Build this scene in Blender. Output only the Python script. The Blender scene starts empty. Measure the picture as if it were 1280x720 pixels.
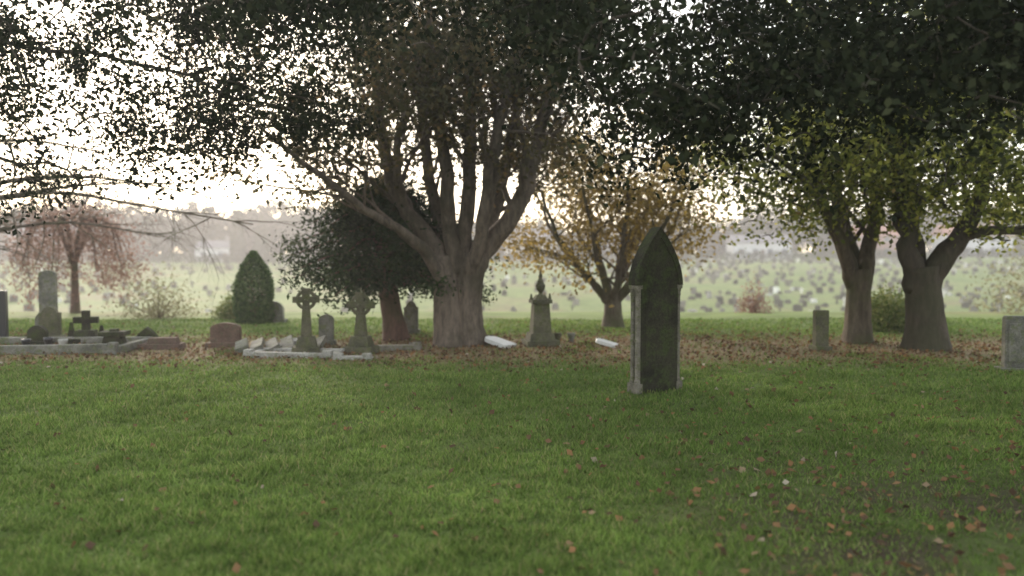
import bpy, math, random
import numpy as np
from mathutils import Vector, Euler
random.seed(7); rng=np.random.default_rng(7)
S=bpy.context.scene
COL=S.collection

# ---------------------------------------------------------------- helpers
def sstep(a,b,x):
    t=np.clip((x-a)/(b-a),0,1); return t*t*(3-2*t)
def gh(x,y):
    x=np.asarray(x,float); y=np.asarray(y,float)
    z=0.025*np.sin(x*0.55+0.4)*np.sin(y*0.47+1.0)+0.012*np.sin(x*1.7+y*1.1)
    z=z-3.6*sstep(18.5,56,y)+3.1*np.clip((y-58)/105,0,1)
    z=z+0.25*np.sin(x*0.06+1.3)*np.sin(y*0.09)*sstep(50,80,y)+0.9*sstep(10,70,x)*sstep(70,150,y)
    return z
def gz(x,y): return float(gh(x,y))

def link(o,parent=None):
    COL.objects.link(o)
    if parent: o.parent=parent
    return o
def empty(name,loc=(0,0,0),rz=0):
    e=bpy.data.objects.new(name,None); e.empty_display_size=0.2
    e.location=loc; e.rotation_euler=(0,0,rz); return link(e)
def arr_mesh(name,V,F,mat,rnd=None,smooth=False):
    V=np.asarray(V,np.float32); F=np.asarray(F,np.int32)
    n,k=F.shape
    me=bpy.data.meshes.new(name)
    me.vertices.add(len(V)); me.vertices.foreach_set('co',V.ravel())
    me.loops.add(n*k); me.loops.foreach_set('vertex_index',F.ravel())
    me.polygons.add(n); me.polygons.foreach_set('loop_start',np.arange(n,dtype=np.int32)*k)
    if smooth: me.polygons.foreach_set('use_smooth',np.ones(n,bool))
    me.update(calc_edges=True)
    if rnd is not None:
        a=me.attributes.new('rnd','FLOAT','FACE'); a.data.foreach_set('value',np.asarray(rnd,np.float32))
    me.materials.append(mat)
    return me
class MB:
    def __init__(s): s.v=[]; s.f=[]
    def add(s,vs,fs):
        b=len(s.v); s.v+= [tuple(v) for v in vs]; s.f+=[tuple(i+b for i in f) for f in fs]
    def box(s,c,sz,top=None,rz=0,tilt=(0,0)):
        tx,ty=top if top else (sz[0],sz[1])
        vs=[]
        for (hx,hy,z) in ((sz[0]/2,sz[1]/2,0),(tx/2,ty/2,sz[2])):
            for sx,sy in ((-1,-1),(1,-1),(1,1),(-1,1)):
                vs.append(Vector((sx*hx,sy*hy,z)))
        R=Euler((tilt[0],tilt[1],rz)).to_matrix()
        vs=[R@v+Vector(c) for v in vs]
        s.add(vs,[(3,2,1,0),(4,5,6,7),(0,1,5,4),(1,2,6,5),(2,3,7,6),(3,0,4,7)])
    def prism(s,prof,y0,y1,off=(0,0,0)):
        n=len(prof); ox,oy,oz=off
        vs=[(p[0]+ox,y0+oy,p[1]+oz) for p in prof]+[(p[0]+ox,y1+oy,p[1]+oz) for p in prof]
        fs=[tuple(range(n)),tuple(range(2*n-1,n-1,-1))]
        for i in range(n):
            j=(i+1)%n; fs.append((j,i,i+n,j+n))
        s.add(vs,fs)
    def lathe(s,prof,n=16,off=(0,0,0)):
        vs=[];fs=[]
        for r,z in prof:
            for k in range(n):
                a=2*math.pi*k/n; vs.append((off[0]+r*math.cos(a),off[1]+r*math.sin(a),off[2]+z))
        for i in range(len(prof)-1):
            for k in range(n):
                k2=(k+1)%n; fs.append((i*n+k,i*n+k2,(i+1)*n+k2,(i+1)*n+k))
        fs.append(tuple(range(n-1,-1,-1))); m=(len(prof)-1)*n; fs.append(tuple(range(m,m+n)))
        s.add(vs,fs)
    def ring(s,R,r,c,n=28,m=8,dy=1.0):
        vs=[];fs=[]
        for i in range(n):
            a=2*math.pi*i/n
            for j in range(m):
                b=2*math.pi*j/m; q=R+r*math.cos(b)
                vs.append((c[0]+q*math.cos(a),c[1]+dy*r*math.sin(b),c[2]+q*math.sin(a)))
        for i in range(n):
            for j in range(m):
                fs.append((i*m+j,i*m+(j+1)%m,((i+1)%n)*m+(j+1)%m,((i+1)%n)*m+j))
        s.add(vs,fs)
    def tube(s,pts,rad,n=8,wob=0.0,lobes=0,lobe_h=0):
        pts=[Vector(p) for p in pts]; vs=[];fs=[]
        up=Vector((0.31,0.95,0.02))
        for i,p in enumerate(pts):
            t=(pts[min(i+1,len(pts)-1)]-pts[max(i-1,0)]).normalized()
            a=t.cross(up)
            if a.length<1e-3: a=t.cross(Vector((1,0,0)))
            a.normalize(); b=t.cross(a).normalized()
            for k in range(n):
                an=2*math.pi*k/n
                rr=rad[i]*(1+random.uniform(-wob,wob))
                if lobes: rr*=1+lobe_h*max(0,1-i/6)*(math.cos(lobes*an+0.7)+.5*math.cos((lobes+2)*an+2))
                vs.append(p+a*math.cos(an)*rr+b*math.sin(an)*rr)
        for i in range(len(pts)-1):
            for k in range(n):
                k2=(k+1)%n; fs.append((i*n+k,i*n+k2,(i+1)*n+k2,(i+1)*n+k))
        fs.append(tuple(range(n-1,-1,-1))); m=(len(pts)-1)*n; fs.append(tuple(range(m,m+n)))
        s.add(vs,fs)
    def mesh(s,name,mat,smooth=False):
        me=bpy.data.meshes.new(name); me.from_pydata(s.v,[],s.f); me.update()
        if smooth:
            for p in me.polygons: p.use_smooth=True
        me.materials.append(mat); return me
def obj(name,me,loc=(0,0,0),rz=0,parent=None,bevel=0,rot=None):
    o=bpy.data.objects.new(name,me); o.location=loc
    o.rotation_euler=rot if rot else (0,0,rz); link(o,parent)
    if bevel:
        m=o.modifiers.new('bevel','BEVEL'); m.width=bevel; m.segments=2; m.limit_method='ANGLE'; m.angle_limit=math.radians(35)
    return o

# ---------------------------------------------------------------- materials
def newmat(name):
    m=bpy.data.materials.new(name); m.use_nodes=True
    nt=m.node_tree; nt.nodes.clear()
    return m,nt,nt.nodes,nt.links
def ramp(N,stops):
    r=N.new('ShaderNodeValToRGB'); e=r.color_ramp.elements
    while len(e)<len(stops): e.new(0.5)
    for i,(p,c) in enumerate(stops): e[i].position=p; e[i].color=(*c,1)
    return r
def noise(N,L,coord,scale,detail=5,rough=0.55):
    n=N.new('ShaderNodeTexNoise'); n.inputs['Scale'].default_value=scale
    n.inputs['Detail'].default_value=detail; n.inputs['Roughness'].default_value=rough
    L.new(coord,n.inputs['Vector']); return n
def mixc(N,L,f,a,b,mode='MIX'):
    m=N.new('ShaderNodeMix'); m.data_type='RGBA'; m.blend_type=mode
    for sock,v in ((0,f),(6,a),(7,b)):
        if hasattr(v,'is_output') : L.new(v,m.inputs[sock])
        elif isinstance(v,(int,float)): m.inputs[sock].default_value=v
        else: m.inputs[sock].default_value=(*v,1)
    return m.outputs[2]
def stone_mat(name,base,dark,lichen,scale=3.0,lich=0.5):
    m,nt,N,L=newmat(name)
    g=N.new('ShaderNodeNewGeometry'); co=g.outputs['Position']
    n1=noise(N,L,co,scale,8,0.65); n2=noise(N,L,co,scale*2.7,6,0.6); n3=noise(N,L,co,scale*14,4,0.6)
    r1=ramp(N,[(0.35,dark),(0.62,base)]); L.new(n1.outputs['Fac'],r1.inputs[0])
    r2=ramp(N,[(0.5-0.12*(lich-0.5),(0,0,0)),(0.66,(1,1,1))]); L.new(n2.outputs['Fac'],r2.inputs[0])
    c=mixc(N,L,r2.outputs[0],r1.outputs[0],lichen)
    r3=ramp(N,[(0.3,(0.6,0.6,0.6)),(0.7,(1.25,1.25,1.25))]); L.new(n3.outputs['Fac'],r3.inputs[0])
    c=mixc(N,L,1.0,c,r3.outputs[0],'MULTIPLY')
    b=N.new('ShaderNodeBsdfPrincipled'); b.inputs['Roughness'].default_value=0.92
    b.inputs['Specular IOR Level'].default_value=0.2
    L.new(c,b.inputs['Base Color'])
    bp=N.new('ShaderNodeBump'); bp.inputs['Strength'].default_value=0.5; bp.inputs['Distance'].default_value=0.02
    L.new(n3.outputs['Fac'],bp.inputs['Height']); L.new(bp.outputs[0],b.inputs['Normal'])
    o=N.new('ShaderNodeOutputMaterial'); L.new(b.outputs[0],o.inputs[0]); return m
def leaf_mat(name,stops,trans=0.35,rough=0.6,patch=None):
    m,nt,N,L=newmat(name)
    a=N.new('ShaderNodeAttribute'); a.attribute_name='rnd'
    r=ramp(N,stops); L.new(a.outputs['Fac'],r.inputs[0]); c=r.outputs[0]
    if patch:
        g=N.new('ShaderNodeNewGeometry'); n=noise(N,L,g.outputs['Position'],patch,5,0.65)
        rr=ramp(N,[(0.32,(0.68,0.68,0.64)),(0.68,(1.22,1.20,1.12))]); L.new(n.outputs['Fac'],rr.inputs[0])
        c=mixc(N,L,1.0,c,rr.outputs[0],'MULTIPLY')
    d=N.new('ShaderNodeBsdfDiffuse'); L.new(c,d.inputs['Color'])
    o=N.new('ShaderNodeOutputMaterial')
    if trans>0:
        t=N.new('ShaderNodeBsdfTranslucent'); L.new(c,t.inputs['Color'])
        mx=N.new('ShaderNodeMixShader'); mx.inputs[0].default_value=trans
        L.new(d.outputs[0],mx.inputs[1]); L.new(t.outputs[0],mx.inputs[2]); L.new(mx.outputs[0],o.inputs[0])
    else: L.new(d.outputs[0],o.inputs[0])
    return m
def bark_mat(name,a,b,moss=(0.06,0.08,0.03),mossf=0.5):
    m,nt,N,L=newmat(name)
    g=N.new('ShaderNodeNewGeometry'); mp=N.new('ShaderNodeMapping'); mp.inputs['Scale'].default_value=(8,8,2.4)
    L.new(g.outputs['Position'],mp.inputs['Vector'])
    n1=noise(N,L,mp.outputs[0],1.6,8,0.7); n2=noise(N,L,g.outputs['Position'],1.5,4,0.6)
    r=ramp(N,[(0.30,a),(0.70,b)]); L.new(n1.outputs['Fac'],r.inputs[0])
    r2=ramp(N,[(0.47,(0,0,0)),(0.62,(mossf,)*3)]); L.new(n2.outputs['Fac'],r2.inputs[0])
    c=mixc(N,L,r2.outputs[0],r.outputs[0],moss)
    d=N.new('ShaderNodeBsdfPrincipled'); d.inputs['Roughness'].default_value=0.95; L.new(c,d.inputs['Base Color'])
    d.inputs['Specular IOR Level'].default_value=0.2
    bp=N.new('ShaderNodeBump'); bp.inputs['Strength'].default_value=0.8; bp.inputs['Distance'].default_value=0.04
    L.new(n1.outputs['Fac'],bp.inputs['Height']); L.new(bp.outputs[0],d.inputs['Normal'])
    o=N.new('ShaderNodeOutputMaterial'); L.new(d.outputs[0],o.inputs[0]); return m
def plain(name,c,rough=0.8):
    m,nt,N,L=newmat(name)
    g=N.new('ShaderNodeNewGeometry'); n=noise(N,L,g.outputs['Position'],2.0,5)
    r=ramp(N,[(0.3,tuple(x*0.75 for x in c)),(0.7,c)]); L.new(n.outputs['Fac'],r.inputs[0])
    d=N.new('ShaderNodeBsdfPrincipled'); d.inputs['Roughness'].default_value=rough; L.new(r.outputs[0],d.inputs['Base Color'])
    o=N.new('ShaderNodeOutputMaterial'); L.new(d.outputs[0],o.inputs[0]); return m

M_dark=stone_mat('mossy_dark_stone',(0.046,0.044,0.028),(0.018,0.018,0.012),(0.044,0.058,0.018),3.0,0.8)
M_side=stone_mat('limestone_and_lit_side',(0.24,0.22,0.185),(0.10,0.09,0.07),(0.12,0.13,0.06),6.0,0.5)  # limestone; on the gothic headstone its pale tone paints in side light
M_grey=stone_mat('grey_stone',(0.23,0.22,0.19),(0.10,0.10,0.085),(0.13,0.145,0.07),4.0,0.6)
M_pale=stone_mat('pale_stone',(0.40,0.39,0.36),(0.25,0.24,0.21),(0.20,0.21,0.14),4.0,0.3)
M_green=stone_mat('lichen_stone',(0.13,0.12,0.08),(0.06,0.06,0.04),(0.09,0.10,0.042),4.0,0.8)
M_brown=stone_mat('red_sandstone',(0.16,0.105,0.08),(0.09,0.06,0.047),(0.11,0.095,0.06),4.0,0.4)
M_white=plain('white_marble',(0.62,0.62,0.60),0.5)
M_black=plain('polished_black_granite',(0.03,0.03,0.035),0.3)
B_lime=bark_mat('lime_bark',(0.05,0.040,0.032),(0.21,0.165,0.13),(0.05,0.046,0.03),.65)
B_dark=bark_mat('dark_bark',(0.03,0.025,0.02),(0.10,0.08,0.06),(0.055,0.06,0.03),.5)
B_yew=bark_mat('yew_bark',(0.07,0.042,0.033),(0.17,0.10,0.078))
B_oak=bark_mat('mossy_bark',(0.05,0.04,0.03),(0.16,0.13,0.095),(0.075,0.08,0.035),0.7)

# ---------------------------------------------------------------- ground
def axis(lo,hi,near,fine,coarse_f=1.12,cap=30):
    pos=[0.0]; st=fine
    while pos[-1]<hi:
        if pos[-1]>near: st=min(st*coarse_f,cap)
        pos.append(pos[-1]+st)
    neg=[0.0]; st=fine
    while neg[-1]>lo:
        if -neg[-1]>near: st=min(st*coarse_f,cap)
        neg.append(neg[-1]-st)
    return np.array(sorted(set(neg+pos)))
xs=axis(-900,900,20,0.4); ys=axis(-100,1500,70,0.4)
X,Y=np.meshgrid(xs,ys); Z=gh(X,Y)
V=np.stack([X.ravel(),Y.ravel(),Z.ravel()],1)
nx,ny=len(xs),len(ys)
i=np.arange(nx-1)[None,:]+np.arange(ny-1)[:,None]*nx
F=np.stack([i,i+1,i+nx+1,i+nx],-1).reshape(-1,4)
m,nt,N,L=newmat('grass_ground')
g=N.new('ShaderNodeNewGeometry'); co=g.outputs['Position']
sep=N.new('ShaderNodeSeparateXYZ'); L.new(co,sep.inputs[0])
n1=noise(N,L,co,0.9,6,0.6); n2=noise(N,L,co,9,5,0.65); n3=noise(N,L,co,0.10,6,0.65); n4=noise(N,L,co,38,3,0.6)
r1=ramp(N,[(0.3,(0.06,0.08,0.024)),(0.7,(0.125,0.18,0.048))]); L.new(n2.outputs['Fac'],r1.inputs[0])
r1b=ramp(N,[(0.3,(0.70,0.70,0.66)),(0.7,(1.3,1.25,1.1))]); L.new(n1.outputs['Fac'],r1b.inputs[0])
gr=mixc(N,L,1.0,r1.outputs[0],r1b.outputs[0],'MULTIPLY')
r2=ramp(N,[(0.38,(0.11,0.155,0.05)),(0.52,(0.145,0.18,0.068)),(0.62,(0.155,0.145,0.075)),(0.75,(0.095,0.11,0.045))]); L.new(n3.outputs['Fac'],r2.inputs[0])
def maprange(src,a,b):
    q=N.new('ShaderNodeMapRange'); q.interpolation_type='SMOOTHSTEP'; q.inputs['From Min'].default_value=a; q.inputs['From Max'].default_value=b
    L.new(src,q.inputs['Value']); return q.outputs[0]
def mth(op,a,b):
    q=N.new('ShaderNodeMath'); q.operation=op; q.use_clamp=(op!='ADD')
    for i_,v in enumerate((a,b)):
        if hasattr(v,'is_output'): L.new(v,q.inputs[i_])
        else: q.inputs[i_].default_value=v
    return q.outputs[0]
far=maprange(sep.outputs['Y'],15,20)
c=mixc(N,L,far,gr,mixc(N,L,1.0,r2.outputs[0],r1b.outputs[0],'MULTIPLY'))
la=maprange(sep.outputs['Y'],10.4,12.4); lb=maprange(sep.outputs['Y'],16.4,13.9)
lit=mth('MULTIPLY',la,lb)
rl=ramp(N,[(0.30,(0.35,0.35,0.35)),(0.48,(1,1,1))]); L.new(n1.outputs['Fac'],rl.inputs[0])
lit=mth('MULTIPLY',lit,rl.outputs[0])
lcol=ramp(N,[(0.3,(0.11,0.08,0.05)),(0.5,(0.24,0.165,0.10)),(0.7,(0.34,0.255,0.165))]); L.new(n4.outputs['Fac'],lcol.inputs[0])
c=mixc(N,L,mth('MULTIPLY',lit,0.88),c,lcol.outputs[0])
ex=maprange(sep.outputs['X'],-0.2,2.2); ey=maprange(sep.outputs['Y'],7.8,4.2)  # bare earth, spread wider to put canopy shade into the ground colour
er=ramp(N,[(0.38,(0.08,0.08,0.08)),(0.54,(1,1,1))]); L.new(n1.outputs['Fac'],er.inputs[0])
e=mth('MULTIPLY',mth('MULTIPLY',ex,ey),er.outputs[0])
soil_shade=ramp(N,[(0.35,(0.026,0.019,0.013)),(0.65,(0.07,0.05,0.034))]); L.new(n4.outputs['Fac'],soil_shade.inputs[0])
c=mixc(N,L,e,c,soil_shade.outputs[0])
b=N.new('ShaderNodeBsdfPrincipled'); b.inputs['Roughness'].default_value=0.95; b.inputs['Specular IOR Level'].default_value=0.1
L.new(c,b.inputs['Base Color'])
bp=N.new('ShaderNodeBump'); bp.inputs['Strength'].default_value=0.6; bp.inputs['Distance'].default_value=0.04
L.new(n2.outputs['Fac'],bp.inputs['Height']); L.new(bp.outputs[0],b.inputs['Normal'])
o=N.new('ShaderNodeOutputMaterial'); L.new(b.outputs[0],o.inputs[0])
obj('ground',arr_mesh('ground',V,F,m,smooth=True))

# ---------------------------------------------------------------- grass blades
def vnoise(x,y,s,seed=0):
    r=np.random.default_rng(seed); out=np.zeros_like(x)
    for k in range(14):
        a=r.uniform(0,2*math.pi); f=s*r.uniform(0.4,2.4); out+=np.sin((x*math.cos(a)+y*math.sin(a))*f+r.uniform(0,6.28))
    return out/5.6
n=540000
u=rng.random(n)
gy=3.0*(19.0/3.0)**u
gx=(rng.random(n)*2-1)*(0.80*gy+0.9)
pn=vnoise(gx,gy,2.6,3); pf=vnoise(gx,gy,12,5)
soil_shade_m=sstep(-0.2,2.2,gx)*sstep(7.8,4.2,gy)  # bare earth; grass thinned further to paint in the canopy's shade
litm=sstep(10.4,12.4,gy)*sstep(16.4,13.9,gy)
keep=rng.random(n) < (1-0.82*soil_shade_m*sstep(-.9,.1,pn))*(1-0.85*litm*(pn>-0.5))*(0.66+0.34*sstep(-.6,.4,pf))
gx,gy,pn,pf,soil_shade_m=gx[keep],gy[keep],pn[keep],pf[keep],soil_shade_m[keep]; n=len(gx)
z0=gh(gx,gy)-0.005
h=rng.uniform(0.02,0.06,n)*(1+0.4*np.clip(pf,-1,1))*(1+0.15*pn)*(1-.3*soil_shade_m); w=rng.uniform(0.0035,0.006,n)*(0.6+gy/9.0)
an=rng.uniform(0,2*math.pi,n); la_=rng.uniform(0.2,1.1,n)*h; lz=rng.uniform(0,2*math.pi,n)
ax,ay=np.cos(an)*w,np.sin(an)*w
V=np.empty((n,3,3)); 
V[:,0]=np.stack([gx-ax,gy-ay,z0],1); V[:,1]=np.stack([gx+ax,gy+ay,z0],1)
V[:,2]=np.stack([gx+np.cos(lz)*la_,gy+np.sin(lz)*la_,z0+h],1)
F=np.arange(3*n).reshape(n,3)
M_grass=leaf_mat('grass_blades',[(0.0,(0.065,0.10,0.024)),(0.45,(0.13,0.212,0.05)),(0.8,(0.18,0.27,0.072)),(0.95,(0.25,0.27,0.11)),(1.0,(0.28,0.245,0.14))],0.45,0.7,1.3)
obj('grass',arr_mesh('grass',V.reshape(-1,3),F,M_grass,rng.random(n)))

# ---------------------------------------------------------------- leaves helper
def leaf_arrays(C,size,wr=0.5,flat=0.0,jit=0.4):
    n=len(C); a=rng.normal(size=(n,3)); a[:,2]*=(1-flat); a/=np.linalg.norm(a,axis=1)[:,None]
    b=rng.normal(size=(n,3)); b[:,2]*=(1-flat); b-=a*(a*b).sum(1)[:,None]; b/=np.linalg.norm(b,axis=1)[:,None]
    nn_=np.cross(a,b)
    s=(size*rng.uniform(1-jit,1+jit,n))[:,None]
    V=np.empty((n,4,3)); V[:,0]=C-a*s*0.5; V[:,1]=C+b*s*wr*0.5+nn_*s*0.08; V[:,2]=C+a*s*0.5; V[:,3]=C-b*s*wr*0.5+nn_*s*0.08
    return V.reshape(-1,3),np.arange(4*n).reshape(n,4)
def leaves(name,C,size,mat,parent=None,wr=0.5,flat=0.0,rnd=None,jit=0.4):
    V,F=leaf_arrays(C,size,wr,flat,jit)
    if rnd is None: rnd=rng.random(len(C))
    return obj(name,arr_mesh(name,V,F,mat,rnd),parent=parent)
def clumps(tips,k,sig,squash=1.0,vary=0.0):
    T0=np.array(tips,float); n=len(T0)
    kk=np.full(n,k) if vary<=0 else np.maximum(1,(k*rng.uniform(1-vary,1+vary,n)).astype(int))
    T=np.repeat(T0,kk,axis=0)
    sg=np.repeat(sig*rng.uniform(.7,1.35,n),kk)[:,None]
    d=rng.normal(size=T.shape)*sg; d[:,2]*=squash
    cr=np.repeat(rng.random(n),kk)
    return T+d, np.clip(0.6*cr+0.4*rng.random(len(T)),0,1)

# fallen leaves
n=46000
y1=3.0+rng.random(n)**0.8*15; x1=(rng.random(n)*2-1)*(0.8*y1+0.8)
pr=0.020+0.95*sstep(10.2,12.4,y1)*sstep(16.6,13.9,y1)+0.17*sstep(-0.5,2.0,x1)*sstep(9,4.8,y1)+0.03*sstep(-3,1,x1)
k=rng.random(n)<pr; x1,y1=x1[k],y1[k]
C=np.stack([x1,y1,gh(x1,y1)+0.018+rng.random(len(x1))*0.02],1)
M_fall=leaf_mat('fallen_leaf',[(0.0,(0.07,0.045,0.03)),(0.55,(0.16,0.095,0.052)),(0.84,(0.24,0.13,0.06)),(0.97,(0.24,0.18,0.115)),(1.0,(0.40,0.35,0.28))],0.15,0.8)
leaves('fallen_leaves',C,0.055,M_fall,wr=0.75,flat=0.6)

# ---------------------------------------------------------------- trees
def branch(mb,tips,p,d,Ln,r,depth,up=0.12,spread=0.7,segs=5,kids=3,tipmin=0,n=6,droop=0.0):
    p=Vector(p); d=Vector(d).normalized(); pts=[p.copy()]; rad=[r]
    dirs=[d.copy()]
    for i in range(segs):
        d=(d+Vector((random.gauss(0,.16),random.gauss(0,.16),random.gauss(0,.12)+up-droop*(i/segs)))).normalized()
        p=p+d*(Ln/segs); pts.append(p.copy()); rad.append(r*(1-0.62*(i+1)/segs)); dirs.append(d.copy())
    mb.tube(pts,rad,n=n if depth>0 else 4)
    if depth<=0:
        tips.append(tuple(pts[-1])); tips.append(tuple(pts[-3])); return
    for c_ in range(kids):
        t=random.uniform(0.3,1.0) if c_ else 1.0
        ii=min(segs,max(1,int(round(t*segs))))
        ax=Vector((random.gauss(0,1),random.gauss(0,1),random.gauss(0,.6))).normalized()
        nd=(dirs[ii]+ax*spread).normalized()
        branch(mb,tips,pts[ii],nd,Ln*random.uniform(.5,.75),rad[ii]*0.62,depth-1,up,spread,max(3,segs-1),kids,tipmin,max(4,n-1),droop)
def smooth_path(P,R,sub=4):
    P=[Vector(p) for p in P]; out=[];ro=[]
    for i in range(len(P)-1):
        p0=P[max(i-1,0)];p1=P[i];p2=P[i+1];p3=P[min(i+2,len(P)-1)]
        for s in range(sub):
            t=s/sub; out.append(0.5*((2*p1)+(p2-p0)*t+(2*p0-5*p1+4*p2-p3)*t*t+(3*p1-p0-3*p2+p3)*t**3)); ro.append(R[i]*(1-t)+R[i+1]*t)
    out.append(P[-1]); ro.append(R[-1]); return out,ro
def limb(mb,tips,P,R,kids=6,kl=1.6,depth=2,start=0.4,up=0.12,n=10,droop=0,spread=0.7,kk=3,rk=0.4):
    pts,rad=smooth_path(P,R)
    pts=[p+Vector((random.gauss(0,.022),random.gauss(0,.022),0)) if 0<i<len(pts)-1 else p for i,p in enumerate(pts)]
    mb.tube(pts,rad,n=n,wob=0.06)
    m_=len(pts)
    for j in range(kids):
        t=start+(1-start)*(j+random.random()*0.8)/kids; ii=min(m_-2,int(t*(m_-1)))
        dd=(pts[ii+1]-pts[ii]).normalized()
        ax=Vector((random.gauss(0,1),random.gauss(0,1),random.gauss(0.15,.4))).normalized()
        branch(mb,tips,pts[ii],(dd*0.8+ax*0.9),kl*random.uniform(.7,1.2),max(0.012,rad[ii]*rk),depth,up,spread,5,kk,0,6,droop)
    return pts
def trunk(mb,P,R,n=24):
    pts,rad=smooth_path(P,R,3); mb.tube(pts,rad,n=n,wob=0.03,lobes=5,lobe_h=0.09)
def attach(mb,nodes,cl,tips):
    """twigs from the nearest wood to each clump centre"""
    nodes=np.array([tuple(p) for p in nodes]); cl=np.array(cl)
    d0=np.array([np.min(np.linalg.norm(nodes-c_,axis=1)) for c_ in cl]); cl=cl[np.argsort(d0)]
    for c_ in cl:
        dd=np.linalg.norm(nodes-c_,axis=1); i_=int(np.argmin(dd))
        s_=Vector(nodes[i_]); e_=Vector(c_)
        mid=(s_+e_)/2+Vector((random.gauss(0,.06),random.gauss(0,.06),.12*(e_-s_).length))
        r_=0.006+0.008*min(1.5,dd[i_])
        pts,rad=smooth_path([s_,mid,e_],[r_*1.3,r_,.004],3); mb.tube(pts,rad,n=4)
        nodes=np.vstack([nodes,[tuple(mid)],[tuple(e_)]]); tips.append(tuple(e_)); tips.append(tuple(mid))

# --- big lime tree
T=empty('lime_tree',(-0.92,13.6,gz(-0.92,13.6)))
mb=MB(); tips=[]
trunk(mb,[(-.1,0,-0.15),(-.1,0,0.05),(-.14,0,0.3),(-.16,0,0.8),(-.20,0,1.2),(-.28,0,1.5)],[0.44,0.34,0.28,0.25,0.23,0.20])
trunk(mb,[(.2,0.02,-0.15),(.2,0.02,0.05),(.17,0.02,0.3),(.17,0.02,0.8),(.22,0,1.2),(.34,0,1.5)],[0.42,0.32,0.27,0.24,0.23,0.20])
trunk(mb,[(.03,.14,-0.15),(.03,.14,0.3),(.03,.14,0.8),(.02,.14,1.25),(.02,.14,1.7)],[0.45,0.34,0.30,0.27,0.21])
limbs=[
 ([(-.22,0,1.1),(-.38,.05,1.6),(-.85,.1,2.25),(-1.2,.2,3.0),(-1.4,.3,4.2),(-1.6,.5,6.0)],[.20,.18,.13,.12,.09,.04]),
 ([(-.22,-.1,1.05),(-.55,-.4,1.65),(-1.15,-.9,2.1),(-2.0,-1.3,2.75),(-2.9,-1.6,3.5)],[.13,.10,.07,.05,.02]),
 ([(.22,0,1.1),(.42,0,1.55),(.95,-.1,2.25),(1.3,.0,3.2),(1.55,.1,4.3),(1.8,.2,6.2)],[.20,.18,.15,.13,.10,.04]),
 ([(.1,.15,1.1),(.4,.5,1.8),(.75,.9,2.8),(1.0,1.2,4.2),(1.2,1.5,6.2)],[.17,.14,.11,.09,.04]),
 ([(-.05,-.0,1.2),(-.12,-.05,2.0),(-.2,-.15,3.2),(-.4,-.2,4.8),(-.5,-.3,7.4)],[.17,.13,.11,.09,.04]),
 ([(.06,.05,1.2),(.15,.1,2.2),(.2,.1,3.4),(.25,0,5.0),(.3,0,8.0)],[.17,.13,.12,.10,.04]),
 ([(.2,-.05,1.15),(.42,-.3,1.9),(.55,-.5,2.9),(.9,-.7,4.4),(1.2,-1,6.4)],[.14,.11,.09,.07,.03]),
 ([(-.1,.15,1.2),(-.35,.5,2.0),(-.6,.9,3.2),(-.8,1.3,4.8),(-1,1.8,6.6)],[.15,.12,.10,.08,.03]),
 ([(.3,-.05,1.5),(.55,-.35,2.3),(.7,-.5,3.4),(.6,-.7,4.6)],[.10,.07,.055,.03]),
 ([(-.9,.1,2.3),(-1.0,-.2,3.0),(-.85,-.4,4.0),(-.9,-.5,5.2)],[.09,.07,.055,.03]),
 ([(1.0,-.1,2.35),(1.15,-.4,3.1),(1.0,-.6,4.0),(1.2,-.8,5.2)],[.09,.07,.055,.03]),
]
nodes=[]
for P,R in limbs: nodes+=limb(mb,tips,P,R,kids=7,kl=1.45,depth=2,start=0.38,up=0.08)[6:]
ex_=[]
while len(ex_)<240:
    d=Vector((random.gauss(0,1),random.gauss(0,1),random.gauss(0,1))).normalized()*random.uniform(.45,1)
    p=(-.2+d.x*2.7,-.1+d.y*2.3,4.0+d.z*2.1)
    if p[2]>2.1 and not (abs(p[0])<1.2 and p[2]<2.8): ex_.append(p)
attach(mb,nodes,ex_,tips)
obj('wood',mb.mesh('lime_wood',B_lime,True),parent=T)
tips=[t for t in tips if t[2]>2.0 and random.random()<.70]
M_lime=leaf_mat('lime_leaves',[(0,(0.04,0.040,0.023)),(0.5,(0.085,0.080,0.04)),(0.8,(0.15,0.115,0.055)),(1,(0.27,0.16,0.07))],0.35)
C,cr=clumps(tips,33,0.18,vary=.6); leaves('leaves',C,0.085,M_lime,T,rnd=cr,wr=0.65)
print('lime tips',len(tips))

def two_way(name,loc,trunkP,trunkR,limbs,bark,lm,k,sig,size,kids=6,kl=1.3,start=.3,up=.1,depth=2,zmin=1.2,droop=0,wr=.6,kk=3,rk=.4,extra=None):
    T=empty(name,(loc[0],loc[1],gz(*loc))); mb=MB(); tips=[]; nodes=[]
    trunk(mb,trunkP,trunkR)
    for P,R in limbs: nodes+=limb(mb,tips,P,R,kids=kids,kl=kl,depth=depth,start=start,up=up,droop=droop,kk=kk,rk=rk)[5:]
    if extra:
        n_,c_,r_,lo_=extra; ex=[]
        while len(ex)<n_:
            d=Vector((random.gauss(0,1),random.gauss(0,1),random.gauss(0,1))).normalized()*random.uniform(.4,1)
            p=(c_[0]+d.x*r_[0],c_[1]+d.y*r_[1],c_[2]+d.z*r_[2])
            if p[2]>lo_: ex.append(p)
        attach(mb,nodes,ex,tips)
    obj('wood',mb.mesh(name+'_wood',bark,True),parent=T)
    tips=[t for t in tips if t[2]>zmin]
    if k:
        C,cr=clumps(tips,k,sig,vary=.5); leaves('leaves',C,size,lm,T,rnd=cr,wr=wr)
    print(name,len(tips)); return T
M_yg=leaf_mat('autumn_green_leaves',[(0,(0.045,0.058,0.02)),(0.35,(0.11,0.13,0.035)),(0.65,(0.27,0.29,0.06)),(0.88,(0.44,0.42,0.09)),(1,(0.30,0.20,0.08))],0.5)
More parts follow.
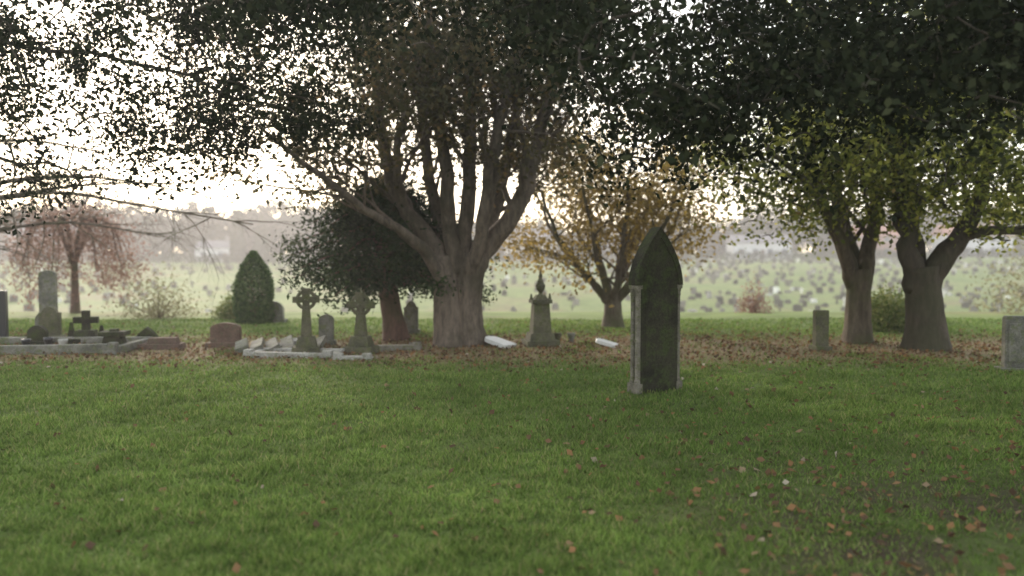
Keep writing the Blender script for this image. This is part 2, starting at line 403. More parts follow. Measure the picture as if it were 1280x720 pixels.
M_or=leaf_mat('autumn_orange_leaves',[(0,(0.12,0.09,0.04)),(0.5,(0.25,0.185,0.07)),(0.8,(0.40,0.28,0.07)),(1,(0.46,0.37,0.10))],0.45)
two_way('sycamore_tree',(6.1,14.1),[(0,0,-.15),(0,0,.05),(0,0,.4),(0,0,1.0),(0,0,1.3)],[.34,.27,.22,.20,.20],
 [([(-.05,0,.95),(-.2,.1,1.6),(-.55,.2,2.4),(-.8,.3,3.4),(-1.0,.4,5.2)],[.16,.13,.11,.09,.03]),
  ([(.06,0,.95),(.2,.1,1.6),(.45,.3,2.5),(.5,.5,3.6),(.6,.6,5.8)],[.16,.13,.11,.09,.03]),
  ([(-.1,0,1.0),(-.5,-.3,1.9),(-1.1,-.6,2.7),(-1.9,-.8,3.3)],[.12,.09,.06,.03]),
  ([(0,.1,1.0),(0,.5,2.0),(-.2,1.1,3.2),(-.3,1.5,5.0)],[.13,.10,.08,.03])],B_oak,M_yg,24,.22,.092,zmin=1.9,kl=1.3,kids=7,up=.10,
  extra=(170,(-.5,-.2,3.0),(2.5,1.8,1.6),1.8))
two_way('sycamore_tree',(6.85,13.2),[(0,0,-.15),(0,0,.05),(-.02,0,.4),(-.08,0,1.0),(-.12,0,1.35)],[.48,.38,.31,.27,.28],
 [([(-.18,0,1.0),(-.3,0,1.55),(-.45,.1,2.3),(-.5,.2,3.4),(-.7,.3,5.5)],[.20,.17,.13,.10,.04]),
  ([(-.02,0,1.0),(.2,0,1.5),(.6,0,2.0),(.95,.1,2.8),(1.2,.2,4.0),(1.3,.2,5.6)],[.22,.19,.15,.11,.09,.03]),
  ([(.35,0,1.75),(.9,-.2,1.95),(1.7,-.3,1.9),(2.6,-.3,1.85)],[.10,.075,.06,.035]),
  ([(-.05,.1,1.1),(0,.5,2.0),(.1,1.0,3.3),(.2,1.3,5.3)],[.15,.11,.09,.03])],B_dark,M_yg,24,.22,.092,zmin=2.0,kl=1.3,kids=6,up=.13,start=.42,
  extra=(190,(.3,-.5,3.3),(2.4,1.8,1.6),2.0))
two_way('maple_tree',(2.13,16.9),[(0,0,-.1),(0,0,.05),(0,0,.3),(0,0,.7)],[.30,.24,.19,.17],
 [([(math.cos(a)*.05,math.sin(a)*.05,.5),(math.cos(a)*s*.3,math.sin(a)*s*.3,1.0),(math.cos(a)*s*.7,math.sin(a)*s*.7,1.9),(math.cos(a)*s,math.sin(a)*s,3.0)],[.10,.07,.045,.02])
  for a,s in ((0.2,1.7),(1.0,1.4),(1.9,1.3),(2.8,1.8),(3.4,1.7),(4.1,1.3),(4.9,1.0),(5.6,1.6),(0.6,.5))],B_oak,M_or,15,.24,.095,kids=6,kl=1.1,zmin=.8)

# --- yew
T=empty('yew_tree',(-2.24,14.7,gz(-2.24,14.7))); mb=MB(); tips=[]
trunk(mb,[(.1,0,-.1),(.1,0,.05),(.05,0,.4),(-.05,0,1.0),(-.15,0,1.6),(-.2,0,2.9)],[.30,.25,.20,.17,.13,.05],n=14)
for j in range(85):
    z=random.uniform(.9,2.7); a=random.uniform(0,6.283); rr=(1.85 if z<1.9 else 1.85*(3.1-z)/1.2)*random.uniform(.5,1.05)
    P=[(-.1,0,z),(-.1+math.cos(a)*rr*.5,math.sin(a)*rr*.5,z+.12),(-.1+math.cos(a)*rr,math.sin(a)*rr,z-.14)]
    pts,rad=smooth_path(P,[.035,.02,.008],3); mb.tube(pts,rad,n=5)
    for q in pts[2:]: tips.append(tuple(q))
obj('wood',mb.mesh('yew_wood',B_yew,True),parent=T)
M_yew=leaf_mat('yew_needles',[(0,(0.014,0.024,0.012)),(0.6,(0.035,0.055,0.024)),(1,(0.07,0.095,0.035))],0.15)
C,cr=clumps(tips,75,0.17,0.8); leaves('needles',C,0.09,M_yew,T,rnd=cr,wr=.4)

# --- evergreen holm oaks
M_holm=leaf_mat('holm_oak_leaves',[(0,(0.010,0.013,0.008)),(0.6,(0.023,0.029,0.015)),(1,(0.060,0.066,0.034))],0.10,0.5)
def holm(name,P0,limbs,cl,k,sig,size):
    T=empty(name,(0,0,0)); mb=MB(); allp=[]; tips=[]
    trunk(mb,P0[0],P0[1])
    for P,R in limbs:
        pts,rad=smooth_path(P,R,5); pts=[p+Vector((random.gauss(0,.04),random.gauss(0,.04),random.gauss(0,.04))) for p in pts]
        mb.tube(pts,rad,n=9,wob=.08); allp+=[tuple(p) for p in pts]
    attach(mb,allp,cl,tips)
    obj('wood',mb.mesh(name+'_wood',B_dark,True),parent=T)
    C,cr=clumps(tips,k,sig,vary=.5); leaves('leaves',C,size,M_holm,T,rnd=cr,wr=.6)
    print(name,len(tips))
cl=[]
while len(cl)<680:
    x=random.uniform(.3,8.5); y=random.uniform(4.8,9.3); e_=x/y
    lo=0.120 if e_<0.28 else (0.170 if e_<.4 else .19)
    lo+=0.035*math.sin(x*2.1+y)+random.gauss(0,.014)
    if e_<.10: lo+=.08
    z=1.6+y*lo+abs(random.gauss(0,1))*.8
    if z>5.2: continue
    if math.sin(x*2.7+1.0)*math.sin(y*1.9)*math.sin(z*3.1)>.3: continue
    cl.append((x,y,z))
for _ in range(120):
    cl.append((random.uniform(1.8,8.5),random.uniform(.5,5),random.uniform(3.8,5.4)))
for _ in range(85):
    x=random.uniform(-2.4,.8); y=random.uniform(6,9); z=1.6+y*(0.27+random.gauss(0,.016))+abs(random.gauss(0,.6)); cl.append((x,y,z))
holm('holm_oak_tree',([(8.6,2.4,-.1),(8.6,2.4,.1),(8.6,2.4,.6),(8.5,2.5,1.6),(8.3,2.7,2.8),(8,3,4.6)],[.7,.58,.5,.46,.42,.3]),
 [([(8.3,2.7,2.5),(7.0,4.8,3.25),(5.2,6.3,3.45),(3.3,6.9,3.35),(1.9,7.1,3.05),(0.9,7.2,2.9)],[.22,.16,.11,.08,.045,.02]),
  ([(8.3,2.7,2.8),(7.4,5.4,3.1),(6.2,7.4,3.1),(4.8,8.6,3.3)],[.18,.13,.08,.03]),
  ([(8.2,2.8,3.2),(5.5,4.5,4.3),(2.0,5.5,4.7),(-1,6.5,4.4),(-3,7.8,3.9)],[.2,.15,.10,.06,.02]),
  ([(8.2,2.8,3.4),(5,2.6,4.6),(1,2.2,5.0)],[.18,.12,.05]),
  ([(7.0,4.8,3.25),(5.6,6.8,4.3),(3.4,8.0,4.6),(1.2,8.4,4.3)],[.12,.09,.06,.03])],cl,46,.17,.066)
cl=[]
for _ in range(450):
    x=random.uniform(-8.6,-1.8); y=random.uniform(7.4,11.0); e_=-x/y
    lo=0.075+0.04*math.sin(x*1.7+y*.8)+ (0.07 if e_<.30 else 0)
    z=1.6+y*lo+random.random()**.9*2.4
    if e_>.52 and .09<(z-1.6)/y<.22 and random.random()<.8: continue
    cl.append((x,y,z))
holm('holm_oak_tree',([(-10.3,6,-.1),(-10.3,6,.1),(-10.3,6,.6),(-10.1,6.2,1.8),(-9.8,6.4,3.4),(-9.6,6.6,5)],[.6,.48,.4,.36,.3,.2]),
 [([(-10,6.3,2.8),(-8.2,8.0,3.7),(-6.2,9.2,4.0),(-4.2,9.8,3.8),(-2.8,10,3.3)],[.10,.05,.03,.02,.012]),
  ([(-9.8,6.4,3.0),(-7.6,7.2,4.2),(-5,8.0,4.5),(-3,8.6,4.3)],[.12,.06,.04,.02]),
  ([(-9.9,6.4,2.6),(-8.4,8.8,3.0),(-6.9,10,2.9),(-5.6,10.5,2.5)],[.08,.04,.025,.012])],cl,56,.15,.060)

# --- bare tree far left
two_way('bare_tree',(-12.0,15.5),[(0,0,-.1),(0,0,.1),(0,0,.6),(0,0,1.6),(0,0,2.4)],[.34,.27,.22,.2,.18],
 [([(0,0,1.5),(1.5,-.2,2.4),(3.4,-.4,2.7),(5.4,-.5,2.4),(7.2,-.6,2.1)],[.08,.055,.035,.022,.01]),
  ([(0,0,1.9),(1.6,.5,2.9),(3.6,.9,3.1),(5.8,1.1,2.7)],[.08,.055,.03,.012]),
  ([(0,0,2.1),(1.0,-.5,3.1),(2.8,-.9,3.6),(4.6,-1,3.4)],[.08,.055,.03,.012]),
  ([(0,0,1.3),(1.2,.6,1.9),(2.8,1.2,2.2),(4.6,1.4,1.9)],[.07,.045,.025,.01]),
  ([(0,0,1.8),(1.6,.0,2.5),(3.8,.2,2.9),(6.2,.1,2.9)],[.07,.045,.025,.01]),
  ([(0,0,2.2),(-1,.4,3.4),(-2,.8,4.5)],[.12,.08,.04]),([(0,0,2.2),(.3,.4,3.6),(.6,.8,5.2)],[.13,.09,.04])],
 B_oak,None,0,0,0,kids=20,kl=1.3,start=.12,up=-.01,depth=2,droop=.12,kk=4,rk=.42)
M_red=leaf_mat('russet_leaves',[(0,(0.15,0.085,0.065)),(0.6,(0.26,0.155,0.12)),(1,(0.35,0.23,0.18))],.4)
two_way('weeping_cherry_tree',(-12.0,22.0),[(0,0,-.1),(0,0,.1),(0,0,.6),(0,0,1.4)],[.16,.13,.1,.09],
 [([(0,0,1.2),(math.cos(a)*.45,math.sin(a)*.45,2.5),(math.cos(a)*1.0,math.sin(a)*1.0,2.4),(math.cos(a)*1.3,math.sin(a)*1.3,1.2)],[.05,.04,.03,.01]) for a in (0,.8,1.6,2.4,3.2,4,4.8,5.6)],
 B_yew,M_red,30,.24,.08,kids=6,kl=.7,start=.3,up=-.1,depth=1,droop=.2,zmin=.5)

# ---------------------------------------------------------------- shrubs
def shrub(name,x,y,shape,n,size,mat,wr=.5):
    T=empty(name,(x,y,gz(x,y))); C,inner=shape(n); leaves('leaves',C,size,mat,T,wr=wr)
    mb=MB()
    for _ in range(14):
        q=inner[random.randrange(len(inner))]; pts,rad=smooth_path([(0,0,-.03),(q[0]*.4,q[1]*.4,q[2]*.5),tuple(q)],[.018,.012,.004],3); mb.tube(pts,rad,n=5)
    obj('stems',mb.mesh('stems',B_yew,True),parent=T)
def cone_shape(R,H):
    def f(n):
        z=rng.random(n)**1.25; prof=np.where(z<.45,0.86+.14*np.sin(z/.45*1.57),np.clip(1-((z-.45)/.57)**1.8,0.02,1))
        a=rng.random(n)*6.283; r=R*prof*(1-.28*rng.random(n)**1.6)*(1+.06*np.sin(a*5+z*9)); r+=rng.normal(size=n)*.02
        P=np.stack([r*np.cos(a),r*np.sin(a),z*H],1); return P,P*0.8
    return f
def dome_shape(R,H,loose=.12):
    def f(n):
        d=rng.normal(size=(n,3)); d/=np.linalg.norm(d,axis=1)[:,None]; d[:,2]=np.abs(d[:,2])
        lump=1+.18*np.sin(d[:,0]*5+1)*np.cos(d[:,1]*4)+.1*np.sin(d[:,2]*9)
        q=(rng.random(n)**.5*lump)[:,None]; P=d*q*np.array([R,R,H])+rng.normal(size=(n,3))*loose*R
        P[:,2]=np.abs(P[:,2]); return P,P*.9
    return f
M_cyp=leaf_mat('cypress_needles',[(0,(0.025,0.055,0.02)),(0.6,(0.06,0.115,0.035)),(1,(0.10,0.165,0.05))],.2)
M_hedge=leaf_mat('hedge_leaves',[(0,(0.02,0.03,0.015)),(0.6,(0.04,0.055,0.026)),(1,(0.065,0.08,0.038))],.1)
M_shr=leaf_mat('shrub_leaves',[(0,(0.07,0.10,0.03)),(0.6,(0.14,0.175,0.05)),(1,(0.24,0.24,0.09))],.35)
M_tan=leaf_mat('dry_shrub_leaves',[(0,(0.15,0.14,0.07)),(0.6,(0.24,0.23,0.12)),(1,(0.33,0.29,0.18))],.35)
shrub('conical_cypress_bush',-5.8,18,cone_shape(.43,1.62),14000,.06,M_cyp)
shrub('dry_shrub',-8.6,19.5,dome_shape(.95,1.0,.2),1800,.07,M_tan)
shrub('evergreen_bush',7.75,16.6,dome_shape(.65,.75),5000,.08,M_shr)
shrub('russet_shrub',6.5,21.5,dome_shape(.42,.8,.2),1000,.07,M_red)
shrub('dry_shrub',14.8,22.0,dome_shape(1.6,2.2,.2),3000,.10,M_tan)
shrub('evergreen_bush',-6.6,19.0,dome_shape(.45,.55),2200,.07,M_shr)
shrub('evergreen_bush',8.6,18.5,dome_shape(.7,.45),2200,.07,M_shr)

# ---------------------------------------------------------------- gravestones
def arch(w,h,sp,kind='gothic',n=10,ex=1.85):
    pts=[(-w/2,0),(-w/2,sp)]
    H=h-sp
    for i in range(1,n):
        t=i/n
        if kind=='gothic': x=-w/2*(1-t**ex); z=sp+H*t
        else: x=-w/2*math.cos(t*math.pi/2); z=sp+H*math.sin(t*math.pi/2)
        pts.append((x,z))
    pts.append((0,h))
    return pts+[(-x,z) for x,z in reversed(pts[:-1])]
def place(name,mb,mat,x,y,rz=0,bevel=.008,tilt=(0,0),sink=0.03,smooth=False):
    return obj(name,mb.mesh(name,mat,smooth),(x,y,gz(x,y)-sink),bevel=bevel,rot=(tilt[0],tilt[1],rz))

T=empty('gothic_headstone',(1.66,9.25,gz(1.66,9.25)-.03),math.radians(25))
mb=MB(); mb.prism(arch(.51,1.86,1.28),-.085,.085); obj('slab',mb.mesh('slab',M_dark),parent=T,bevel=.008)
def hood(wo,ho,wi,hi,sp,y0,y1):
    mb=MB(); a=arch(wo,ho,sp)[1:-1]; b_=arch(wi,hi,sp)[1:-1]; n=len(a)
    vs=[(p[0],y0,p[1]) for p in a]+[(p[0],y0,p[1]) for p in b_]+[(p[0],y1,p[1]) for p in a]+[(p[0],y1,p[1]) for p in b_]
    fs=[]
    for i in range(n-1):
        fs+=[(i,i+1,n+i+1,n+i),(2*n+i+1,2*n+i,3*n+i,3*n+i+1),(i+1,i,2*n+i,2*n+i+1),(n+i,n+i+1,3*n+i+1,3*n+i)]
    fs+=[(0,n,3*n,2*n),(n-1,2*n-1,4*n-1,3*n-1)]
    mb.add(vs,fs); return mb
obj('hood_moulding',hood(.63,1.93,.50,1.80,1.26,-.098,.098).mesh('hood',M_dark),parent=T,bevel=.006)
mb=MB()
for sx in (-1,1):
    x=sx*.278
    for yy in (-.048,.048):
        mb.lathe([(.036,.14),(.036,.17),(.027,.185),(.027,.60),(.034,.62),(.034,.64),(.027,.66),(.027,1.13),(.034,1.15),(.030,1.17),(.040,1.22)],12,(x,yy,0))
    mb.box((x-.004*sx,0,1.22),(.070,.190,.042)); mb.box((x,0,0.02),(.080,.195,.12))
    mb.box((sx*.2605,0,.142),(.018,.150,1.076))  # added pale side panel, skylight from the left put into its colour
obj('colonnettes',mb.mesh('colonnettes',M_side,False),parent=T,bevel=.003)
mb=MB(); mb.box((0,0,-.03),(.58,.225,.055)); mb.prism(arch(.40,1.66,1.25),-.090,-.080)
obj('plinth_and_panel',mb.mesh('plinth',M_dark),parent=T,bevel=.004)

def slab(name,x,y,w,h,t,mat,kind='round',spf=.8,rz=0,tilt=(0,0),base=True):
    mb=MB()
    if kind=='flat': prof=[(-w/2,0),(-w/2,h*.97),(-w/2*.93,h),(w/2*.93,h),(w/2,h*.97),(w/2,0)]
    elif kind=='shoulder': prof=[(-w/2,0),(-w/2,h*.82),(-w*.36,h*.82),(-w*.33,h*.88),(-w*.2,h*.96),(0,h),(w*.2,h*.96),(w*.33,h*.88),(w*.36,h*.82),(w/2,h*.82),(w/2,0)]
    else: prof=arch(w,h,h*spf,'gothic' if kind=='gothic' else 'round')
    mb.prism(prof,-t/2,t/2)
    if base: mb.box((0,0,-.03),(w*1.25,t*2.2,.13))
    return place(name,mb,mat,x,y,rz,tilt=tilt,sink=.02)
def celtic(name,x,y,h,mat,rz=0,s=1.0):
    mb=MB(); cz=h-.2*s
    mb.box((0,0,-.03),(.52*s,.42*s,.17),top=(.46*s,.36*s)); mb.box((0,0,.14),(.36*s,.28*s,.16),top=(.28*s,.2*s))
    mb.box((0,0,.30),(.19*s,.13*s,h-.30-.31*s),top=(.125*s,.09*s))
    mb.box((0,0,cz-.11*s),(.115*s,.085*s,.31*s),top=(.15*s,.095*s))
    mb.box((-.145*s,0,cz-.055*s),(.17*s,.09*s,.11*s)); mb.box((.145*s,0,cz-.055*s),(.17*s,.09*s,.11*s))
    mb.ring(.15*s,.034*s,(0,0,cz)); mb.lathe([(.001,-.0),(.045*s,.002),(.03*s,.03*s),(.001,.04*s)],10,(0,-.06*s,cz-.02*s))
    return place(name,mb,mat,x,y,rz)
celtic('celtic_cross_headstone',-3.24,12.6,1.06,M_green,.15,.9)
celtic('celtic_cross_headstone',-2.42,12.8,1.0,M_green,-.2,1.0)
slab('headstone',-3.25,14.0,.26,.55,.09,M_grey,'round',.85,.1)
slab('headstone',-1.98,15.7,.28,.66,.1,M_grey,'shoulder')
slab('headstone',-4.85,13.55,.50,.43,.11,M_brown,'round',.78,.05)
slab('headstone',-6.3,13.8,.40,.34,.1,M_dark,'gothic',.25,.1,tilt=(.1,.05),base=False)
slab('headstone',-9.15,15.8,.30,1.22,.16,M_grey,'round',.93,.3)
slab('headstone',-8.85,13.9,.14,.92,.12,M_black,'flat',rz=.2)
slab('headstone',-8.2,14.2,.34,.62,.12,M_green,'shoulder',rz=.2)
slab('headstone',-8.55,14.6,.26,.48,.12,M_grey,'round',.7,rz=.2)
slab('headstone',-7.95,13.4,.30,.36,.12,M_dark,'round',.6,.1)
slab('headstone',-5.4,18.2,.42,.50,.12,M_grey,'round',.55)
slab('headstone',5.02,13.0,.22,.68,.13,M_green,'flat',rz=.1)
mb=MB(); mb.box((0,0,-.03),(.55,.4,.16)); mb.box((0,0,.13),(.40,.28,.13),top=(.3,.2)); mb.box((0,0,.26),(.12,.1,.34)); mb.box((-.13,0,.38),(.14,.09,.11)); mb.box((.13,0,.38),(.14,.09,.11)); mb.box((-.24,.02,.1),(.12,.12,.3),top=(.04,.04)); mb.box((.24,.02,.1),(.12,.12,.24),top=(.04,.04))
place('cross_headstone',mb,M_dark,-7.35,13.8,.2)
mb=MB(); mb.box((0,0,-.03),(.50,.42,.11)); mb.box((0,0,.08),(.34,.28,.20),top=(.26,.22)); mb.box((0,0,.28),(.40,.34,.07)); mb.lathe([(.09,0),(.07,.02),(.08,.035),(.001,.04)],12,(0,0,.35))
place('stone_pedestal',mb,M_dark,-6.42,12.9,.15)
mb=MB(); mb.box((0,0,-.03),(.56,.5,.16)); mb.box((0,0,.13),(.44,.38,.12),top=(.40,.34)); mb.box((0,0,.25),(.32,.28,.50),top=(.26,.22)); mb.box((0,0,.75),(.34,.3,.06)); mb.box((0,0,.81),(.24,.2,.08),top=(.14,.12))
mb.lathe([(.05,.88),(.03,.92),(.075,.99),(.085,1.05),(.05,1.10),(.055,1.12),(.03,1.17),(.035,1.21),(.012,1.27),(.001,1.33)],14)
mb.box((-.16,0,.81),(.05,.05,.10),top=(.02,.02)); mb.box((.16,0,.81),(.05,.05,.10),top=(.02,.02))
place('urn_monument',mb,M_green,.48,13.5,.2)
for (x,y,mt) in ((.80,14.0,M_green),(1.04,14.0,M_grey),(-7.6,13.1,M_black),(-7.25,12.9,M_pale),(-7.85,12.9,M_black)):
    mb=MB(); mb.lathe([(.05,0),(.035,.03),(.05,.07),(.07,.13),(.075,.17),(.06,.17),(.04,.12)],14); place('grave_vase',mb,mt,x,y,sink=0,bevel=0,smooth=True)
mb=MB(); mb.prism(arch(.30,.52,.40,'round'),-.035,.035); place('fallen_marble_tablet',mb,M_white,-.02,13.15,.9,tilt=(math.radians(-78),0),sink=-.02)
mb=MB(); mb.prism(arch(.24,.36,.28,'round'),-.03,.03); place('fallen_marble_tablet',mb,M_white,1.74,13.3,1.2,tilt=(math.radians(-76),0),sink=-.02)
mb=MB(); mb.prism(arch(.30,.45,.36,'round'),-.03,.03); place('fallen_marble_tablet',mb,M_pale,-3.9,13.1,-.9,tilt=(math.radians(-76),0),sink=-.03)
def kerb(name,x,y,w,l,mat,rz=0,hh=.13,ww=.12,broken=False):
    mb=MB(); j=lambda:random.uniform(-.03,.03)
    mb.box((0,-l/2,-.02),(w,ww,hh+.02),tilt=(j(),j()*.5)); 
    mb.box((-w/2+ww/2,0,-.02),(ww,l-ww-.01,hh),tilt=(j()*.5,j())); mb.box((w/2-ww/2,0,-.02),(ww,l-ww-.01,hh-.01),tilt=(j()*.5,j()))
    if not broken: mb.box((0,l/2,-.02),(w,ww,hh+.01))
    for sx in (-1,1): mb.box((sx*(w/2-ww/2),-l/2,-.02),(ww*1.25,ww*1.25,hh+.06),top=(ww*1.05,ww*1.05))
    place(name,mb,mat,x,y,rz,bevel=.01,sink=0)
kerb('grave_kerb',-7.6,13.0,2.9,1.3,M_grey,.03)
kerb('grave_kerb',-3.35,12.35,1.35,.6,M_pale,-.10,hh=.08)
kerb('grave_kerb',-2.05,13.4,.95,.7,M_side,.25,hh=.10,broken=True)
kerb('grave_kerb',-2.35,11.95,.55,.25,M_pale,-.1,hh=.06,broken=True)
mb=MB()
for i_ in range(6):
    mb.box((-.62+i_*.24,random.uniform(-.05,.05),.03),(.20,.75,.08),rz=random.uniform(-.2,.1),tilt=(random.uniform(.05,.16),random.uniform(-.5,-.25)))
place('broken_ledger_stones',mb,M_grey,-3.75,13.05,.25,sink=-.02)
mb=MB(); mb.box((0,0,0),(.85,.35,.12),top=(.8,.3)); mb.box((.1,0,.12),(.5,.2,.1),top=(.44,.14)); place('ledger_stone',mb,M_brown,-5.9,13.3,.1)
mb=MB(); mb.box((0,0,-.03),(.56,.26,.10)); mb.prism([(-.22,.07),(-.22,.74),(-.20,.77),(.20,.77),(.22,.74),(.22,.07)],-.06,.06)
mb.box((-.11,-.066,.15),(.15,.02,.52)); mb.box((.11,-.066,.15),(.15,.02,.52)); place('panelled_headstone',mb,M_grey,6.88,10.8,-.15)

def stone_template(kind):
    if kind==0: pr=arch(1,1,.75,'round',4)
    elif kind==1: pr=[(-.5,0),(-.5,1),(.5,1),(.5,0)]
    elif kind==2: pr=arch(1,1,.55,'gothic',3)
    else: pr=[(-.16,0),(-.12,.62),(-.5,.62),(-.5,.8),(-.12,.8),(-.12,1),(.12,1),(.12,.8),(.5,.8),(.5,.62),(.12,.62),(.16,0)]
    return pr
VV=[];FF=[];RR=[]; nv=0
y=60
while y<161:
    x=-0.8*y-3+random.random()*2
    while x<0.85*y+3:
        x+=random.choice([1.2,1.4,1.7,2.2,3.0] if x>8 else [1.4,1.7,2.2,3.0,4.5])
        if random.random()<(.15 if x>8 else .5): continue
        if math.sin(x*.13+y*.06)+math.sin(y*.17-x*.05)>(1.2 if x>8 else .85): continue
        xx=x+random.gauss(0,.3); yy=y+random.gauss(0,.55)+2.0*math.sin(x*.06)
        kd=random.choice([0,0,0,1,1,2,3]); pr=stone_template(kd)
        h_=random.uniform(.3,.8)*(1.25 if kd==3 else 1); w_=random.uniform(.4,.8)*( .8 if kd==3 else 1); t_=random.uniform(.1,.2)
        a=random.gauss(.1,.3); lean=random.gauss(0,.06); ca,sa=math.cos(a),math.sin(a); z_=gz(xx,yy)-.03; k_=len(pr)
        for yo in (-t_/2,t_/2):
            for px,pz in pr:
                lx=px*w_+lean*pz; ly=yo; VV.append((xx+lx*ca-ly*sa,yy+lx*sa+ly*ca,z_+pz*h_))
        FF.append(tuple(range(nv,nv+k_))); FF.append(tuple(range(nv+2*k_-1,nv+k_-1,-1)))
        for q in range(k_):
            q2=(q+1)%k_; FF.append((nv+q2,nv+q,nv+q+k_,nv+q2+k_))
        rv=random.random(); RR+= [rv]*(k_+2); nv+=2*k_
    y+=random.choice([2.8,3.4,4.2])
me=bpy.data.meshes.new('distant_gravestones'); me.from_pydata(VV,[],FF); me.update()
a_=me.attributes.new('rnd','FLOAT','FACE'); a_.data.foreach_set('value',np.array(RR,np.float32))
me.materials.append(leaf_mat('distant_stone',[(0,(0.04,0.04,0.034)),(0.45,(0.10,0.095,0.08)),(0.78,(0.20,0.19,0.17)),(0.93,(0.34,0.33,0.31)),(1,(0.68,0.68,0.66))],0.0,.8,1.5))
obj('distant_gravestones',me)

# ---------------------------------------------------------------- background trees, hedge, houses
M_bg=leaf_mat('distant_foliage',[(0,(0.018,0.024,0.015)),(0.5,(0.036,0.042,0.025)),(0.85,(0.062,0.054,0.034)),(1,(0.11,0.075,0.05))],.05)
tips=[]; mb=MB()
x=-170
while x<175:
    left=x<-22
    y=random.uniform(174,190) ; h_=random.uniform(10.5,14.5) if left else random.uniform(6.5,10.0)
    if x>35: h_=random.uniform(7,12)
    w_=h_*random.uniform(.38,.5); zb=gz(x,y)
    mb.tube([(x,y,zb),(x,y,zb+h_*.5),(x,y,zb+h_*.9)],[.35,.25,.06],n=5)
    for j in range(90):
        d=Vector((random.gauss(0,1),random.gauss(0,1),random.gauss(0,1))).normalized()*random.random()**.4
        tips.append((x+d.x*w_,y+d.y*w_,zb+h_*.5+d.z*h_*.5))
    x+=random.uniform(2.0,4.2) if left else random.uniform(3,6)
T=empty('distant_trees'); obj('wood',mb.mesh('distant_wood',B_dark),parent=T)
C,cr=clumps(tips,17,.7); leaves('leaves',C,.9,M_bg,T,rnd=cr,wr=.85)
for (x,h_) in ((-57,10.5),(-52.0,9.5)):
    T=empty('conifer_tree',(x,167,gz(x,167))); mb=MB(); mb.tube([(0,0,0),(0,0,h_*.9)],[.25,.04],n=6); obj('wood',mb.mesh('w',B_dark),parent=T)
    z=rng.random(3500)**1.1; a=rng.random(3500)*6.28; r=(1-z)**.55*2.0*(1-.35*rng.random(3500))
    leaves('needles',np.stack([r*np.cos(a),r*np.sin(a),.3+z*h_],1),.5,M_hedge,T)
n=24000; hx=rng.uniform(-150,150,n); hz=rng.random(n); hy=164+rng.normal(size=n)*.5; C=np.stack([hx,hy,gh(hx,hy)+hz*(1.5+.25*np.sin(hx*.7)+.2*np.sin(hx*1.9))],1)
leaves('hedge',C,.45,M_hedge)
M_slate=plain('roof_slate',(0.16,0.145,0.15)); M_tile=plain('red_roof_tile',(0.30,0.12,0.08)); M_glass=plain('window_glass',(0.08,0.09,0.11),.15)
def house(x,y,w,d_,h_,roofh,wallm,roofm,rz=0):
    T=empty('house',(x,y,gz(x,y)-.1),rz)
    mb2=MB(); mb2.box((0,0,0),(w,d_,h_)); obj('walls',mb2.mesh('walls',wallm),parent=T)
    r=MB(); r.add([(-w/2-.3,-d_/2-.3,h_+.01),(w/2+.3,-d_/2-.3,h_+.01),(w/2+.3,d_/2+.3,h_+.01),(-w/2-.3,d_/2+.3,h_+.01),(-w/2-.3,0,h_+roofh),(w/2+.3,0,h_+roofh)],[(0,1,5,4),(2,3,4,5),(1,2,5),(3,0,4),(3,2,1,0)])
    r.box((w*.3,0,h_+roofh*.6),(.7,.7,roofh*.4+.9)); obj('roof',r.mesh('roof',roofm),parent=T)
    wn=MB(); nwin=max(2,int(w/2.6))
    for i_ in range(nwin):
        for zz in ((1.0,) if h_<3.5 else (.9,3.3)):
            wn.box((-w/2+(i_+.5)*w/nwin,-d_/2-.03,zz),(1.1,.08,1.1))
    obj('windows',wn.mesh('windows',M_glass),parent=T)
    dr=MB(); dr.box((w/2-.8 if nwin<3 else 0.0,-d_/2-.04,0),(.9,.06,2.0)); obj('door',dr.mesh('door',M_brown),parent=T)
M_w1=plain('white_render',(0.52,0.52,0.52)); M_w2=plain('red_brick',(0.26,0.13,0.10)); M_w3=plain('cream_render',(0.42,0.38,0.34))
for a in ((-62,169,7,6,3.0,1.6,M_w1,M_slate),(-97,169.5,14,7,5.2,2.6,M_w2,M_slate),(4,169.5,11,6,4.6,2.2,M_w3,M_slate),(52,169.5,12,6,3.4,1.7,M_w1,M_slate),(76,169.5,12,7,4.6,2.2,M_w2,M_tile),(97,169.5,14,6,4.6,2.2,M_w1,M_tile),(116,170,12,6,3.6,1.7,M_w3,M_tile)):
    house(*a)

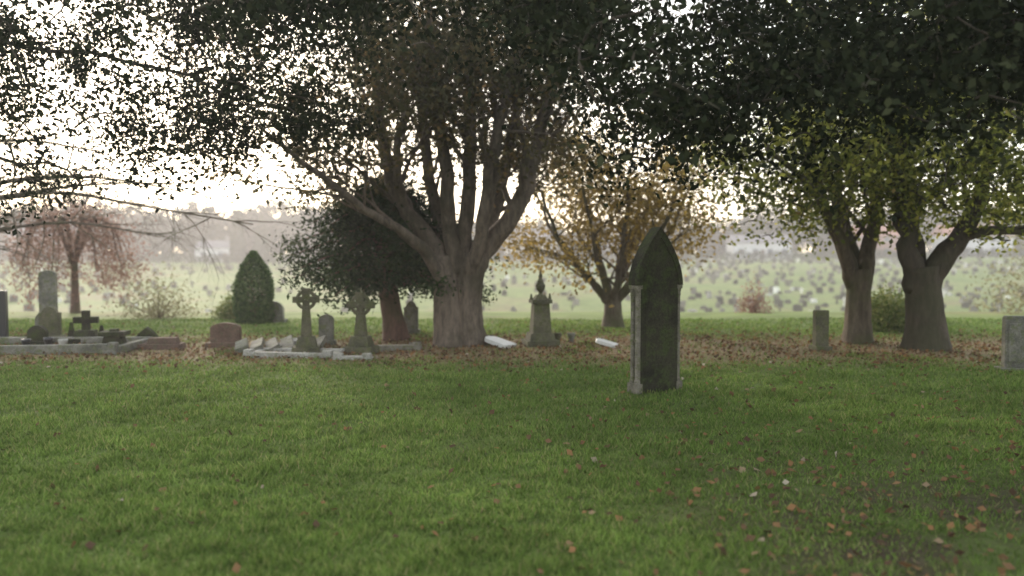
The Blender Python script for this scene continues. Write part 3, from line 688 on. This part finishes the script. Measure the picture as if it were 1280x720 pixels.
# ---------------------------------------------------------------- added haze
m,nt,N,L=newmat('haze_volume')
v=N.new('ShaderNodeVolumeScatter'); v.inputs['Color'].default_value=(0.99,0.96,0.94,1); v.inputs['Density'].default_value=0.0017; v.inputs['Anisotropy'].default_value=0.4
o=N.new('ShaderNodeOutputMaterial'); L.new(v.outputs[0],o.inputs['Volume'])
mb=MB(); mb.box((0,100,-5.0),(420,300,19)); obj('haze_veil',mb.mesh('haze_veil',m))  # added volume, stands in for distance haze and the lens-flare veil

# ---------------------------------------------------------------- light
W=bpy.data.worlds.new('World'); S.world=W; W.use_nodes=True; nt=W.node_tree; nt.nodes.clear()
az=math.radians(-27); el=math.radians(10)
sky=nt.nodes.new('ShaderNodeTexSky'); sky.sky_type='NISHITA'; sky.sun_disc=False; sky.sun_elevation=el; sky.sun_rotation=az
sky.air_density=1.0; sky.dust_density=2.5; sky.ozone_density=1.0
# thin high overcast: compresses the range between the sun's side of the sky and the zenith
gm=nt.nodes.new('ShaderNodeGamma'); gm.inputs['Gamma'].default_value=0.33
mx=nt.nodes.new('ShaderNodeMix'); mx.data_type='RGBA'; mx.blend_type='MULTIPLY'; mx.inputs[0].default_value=1.0; mx.inputs[7].default_value=(1.0,.95,.91,1)
bg=nt.nodes.new('ShaderNodeBackground'); bg.inputs['Strength'].default_value=1.72
wo=nt.nodes.new('ShaderNodeOutputWorld'); nt.links.new(sky.outputs[0],gm.inputs['Color']); nt.links.new(gm.outputs[0],mx.inputs[6]); nt.links.new(mx.outputs[2],bg.inputs[0]); nt.links.new(bg.outputs[0],wo.inputs[0])
sd=bpy.data.lights.new('sun','SUN'); sd.energy=5.0; sd.angle=math.radians(8); sd.color=(1,.86,.72)
so=bpy.data.objects.new('sun',sd); link(so)
sv=Vector((math.sin(az)*math.cos(el),math.cos(az)*math.cos(el),math.sin(el))); so.rotation_euler=sv.to_track_quat('Z','Y').to_euler()

cd=bpy.data.cameras.new('camera'); cam=bpy.data.objects.new('camera',cd); link(cam)
cd.sensor_width=36; cd.lens=28.2; cd.clip_end=3000; cam.location=(0,0,1.6); cam.rotation_euler=(math.radians(90-2.6),0,0)
cd.dof.use_dof=True; cd.dof.focus_distance=7.5; cd.dof.aperture_fstop=0.75
S.camera=cam
S.view_settings.view_transform='Standard'; S.view_settings.look='None'; S.view_settings.exposure=0
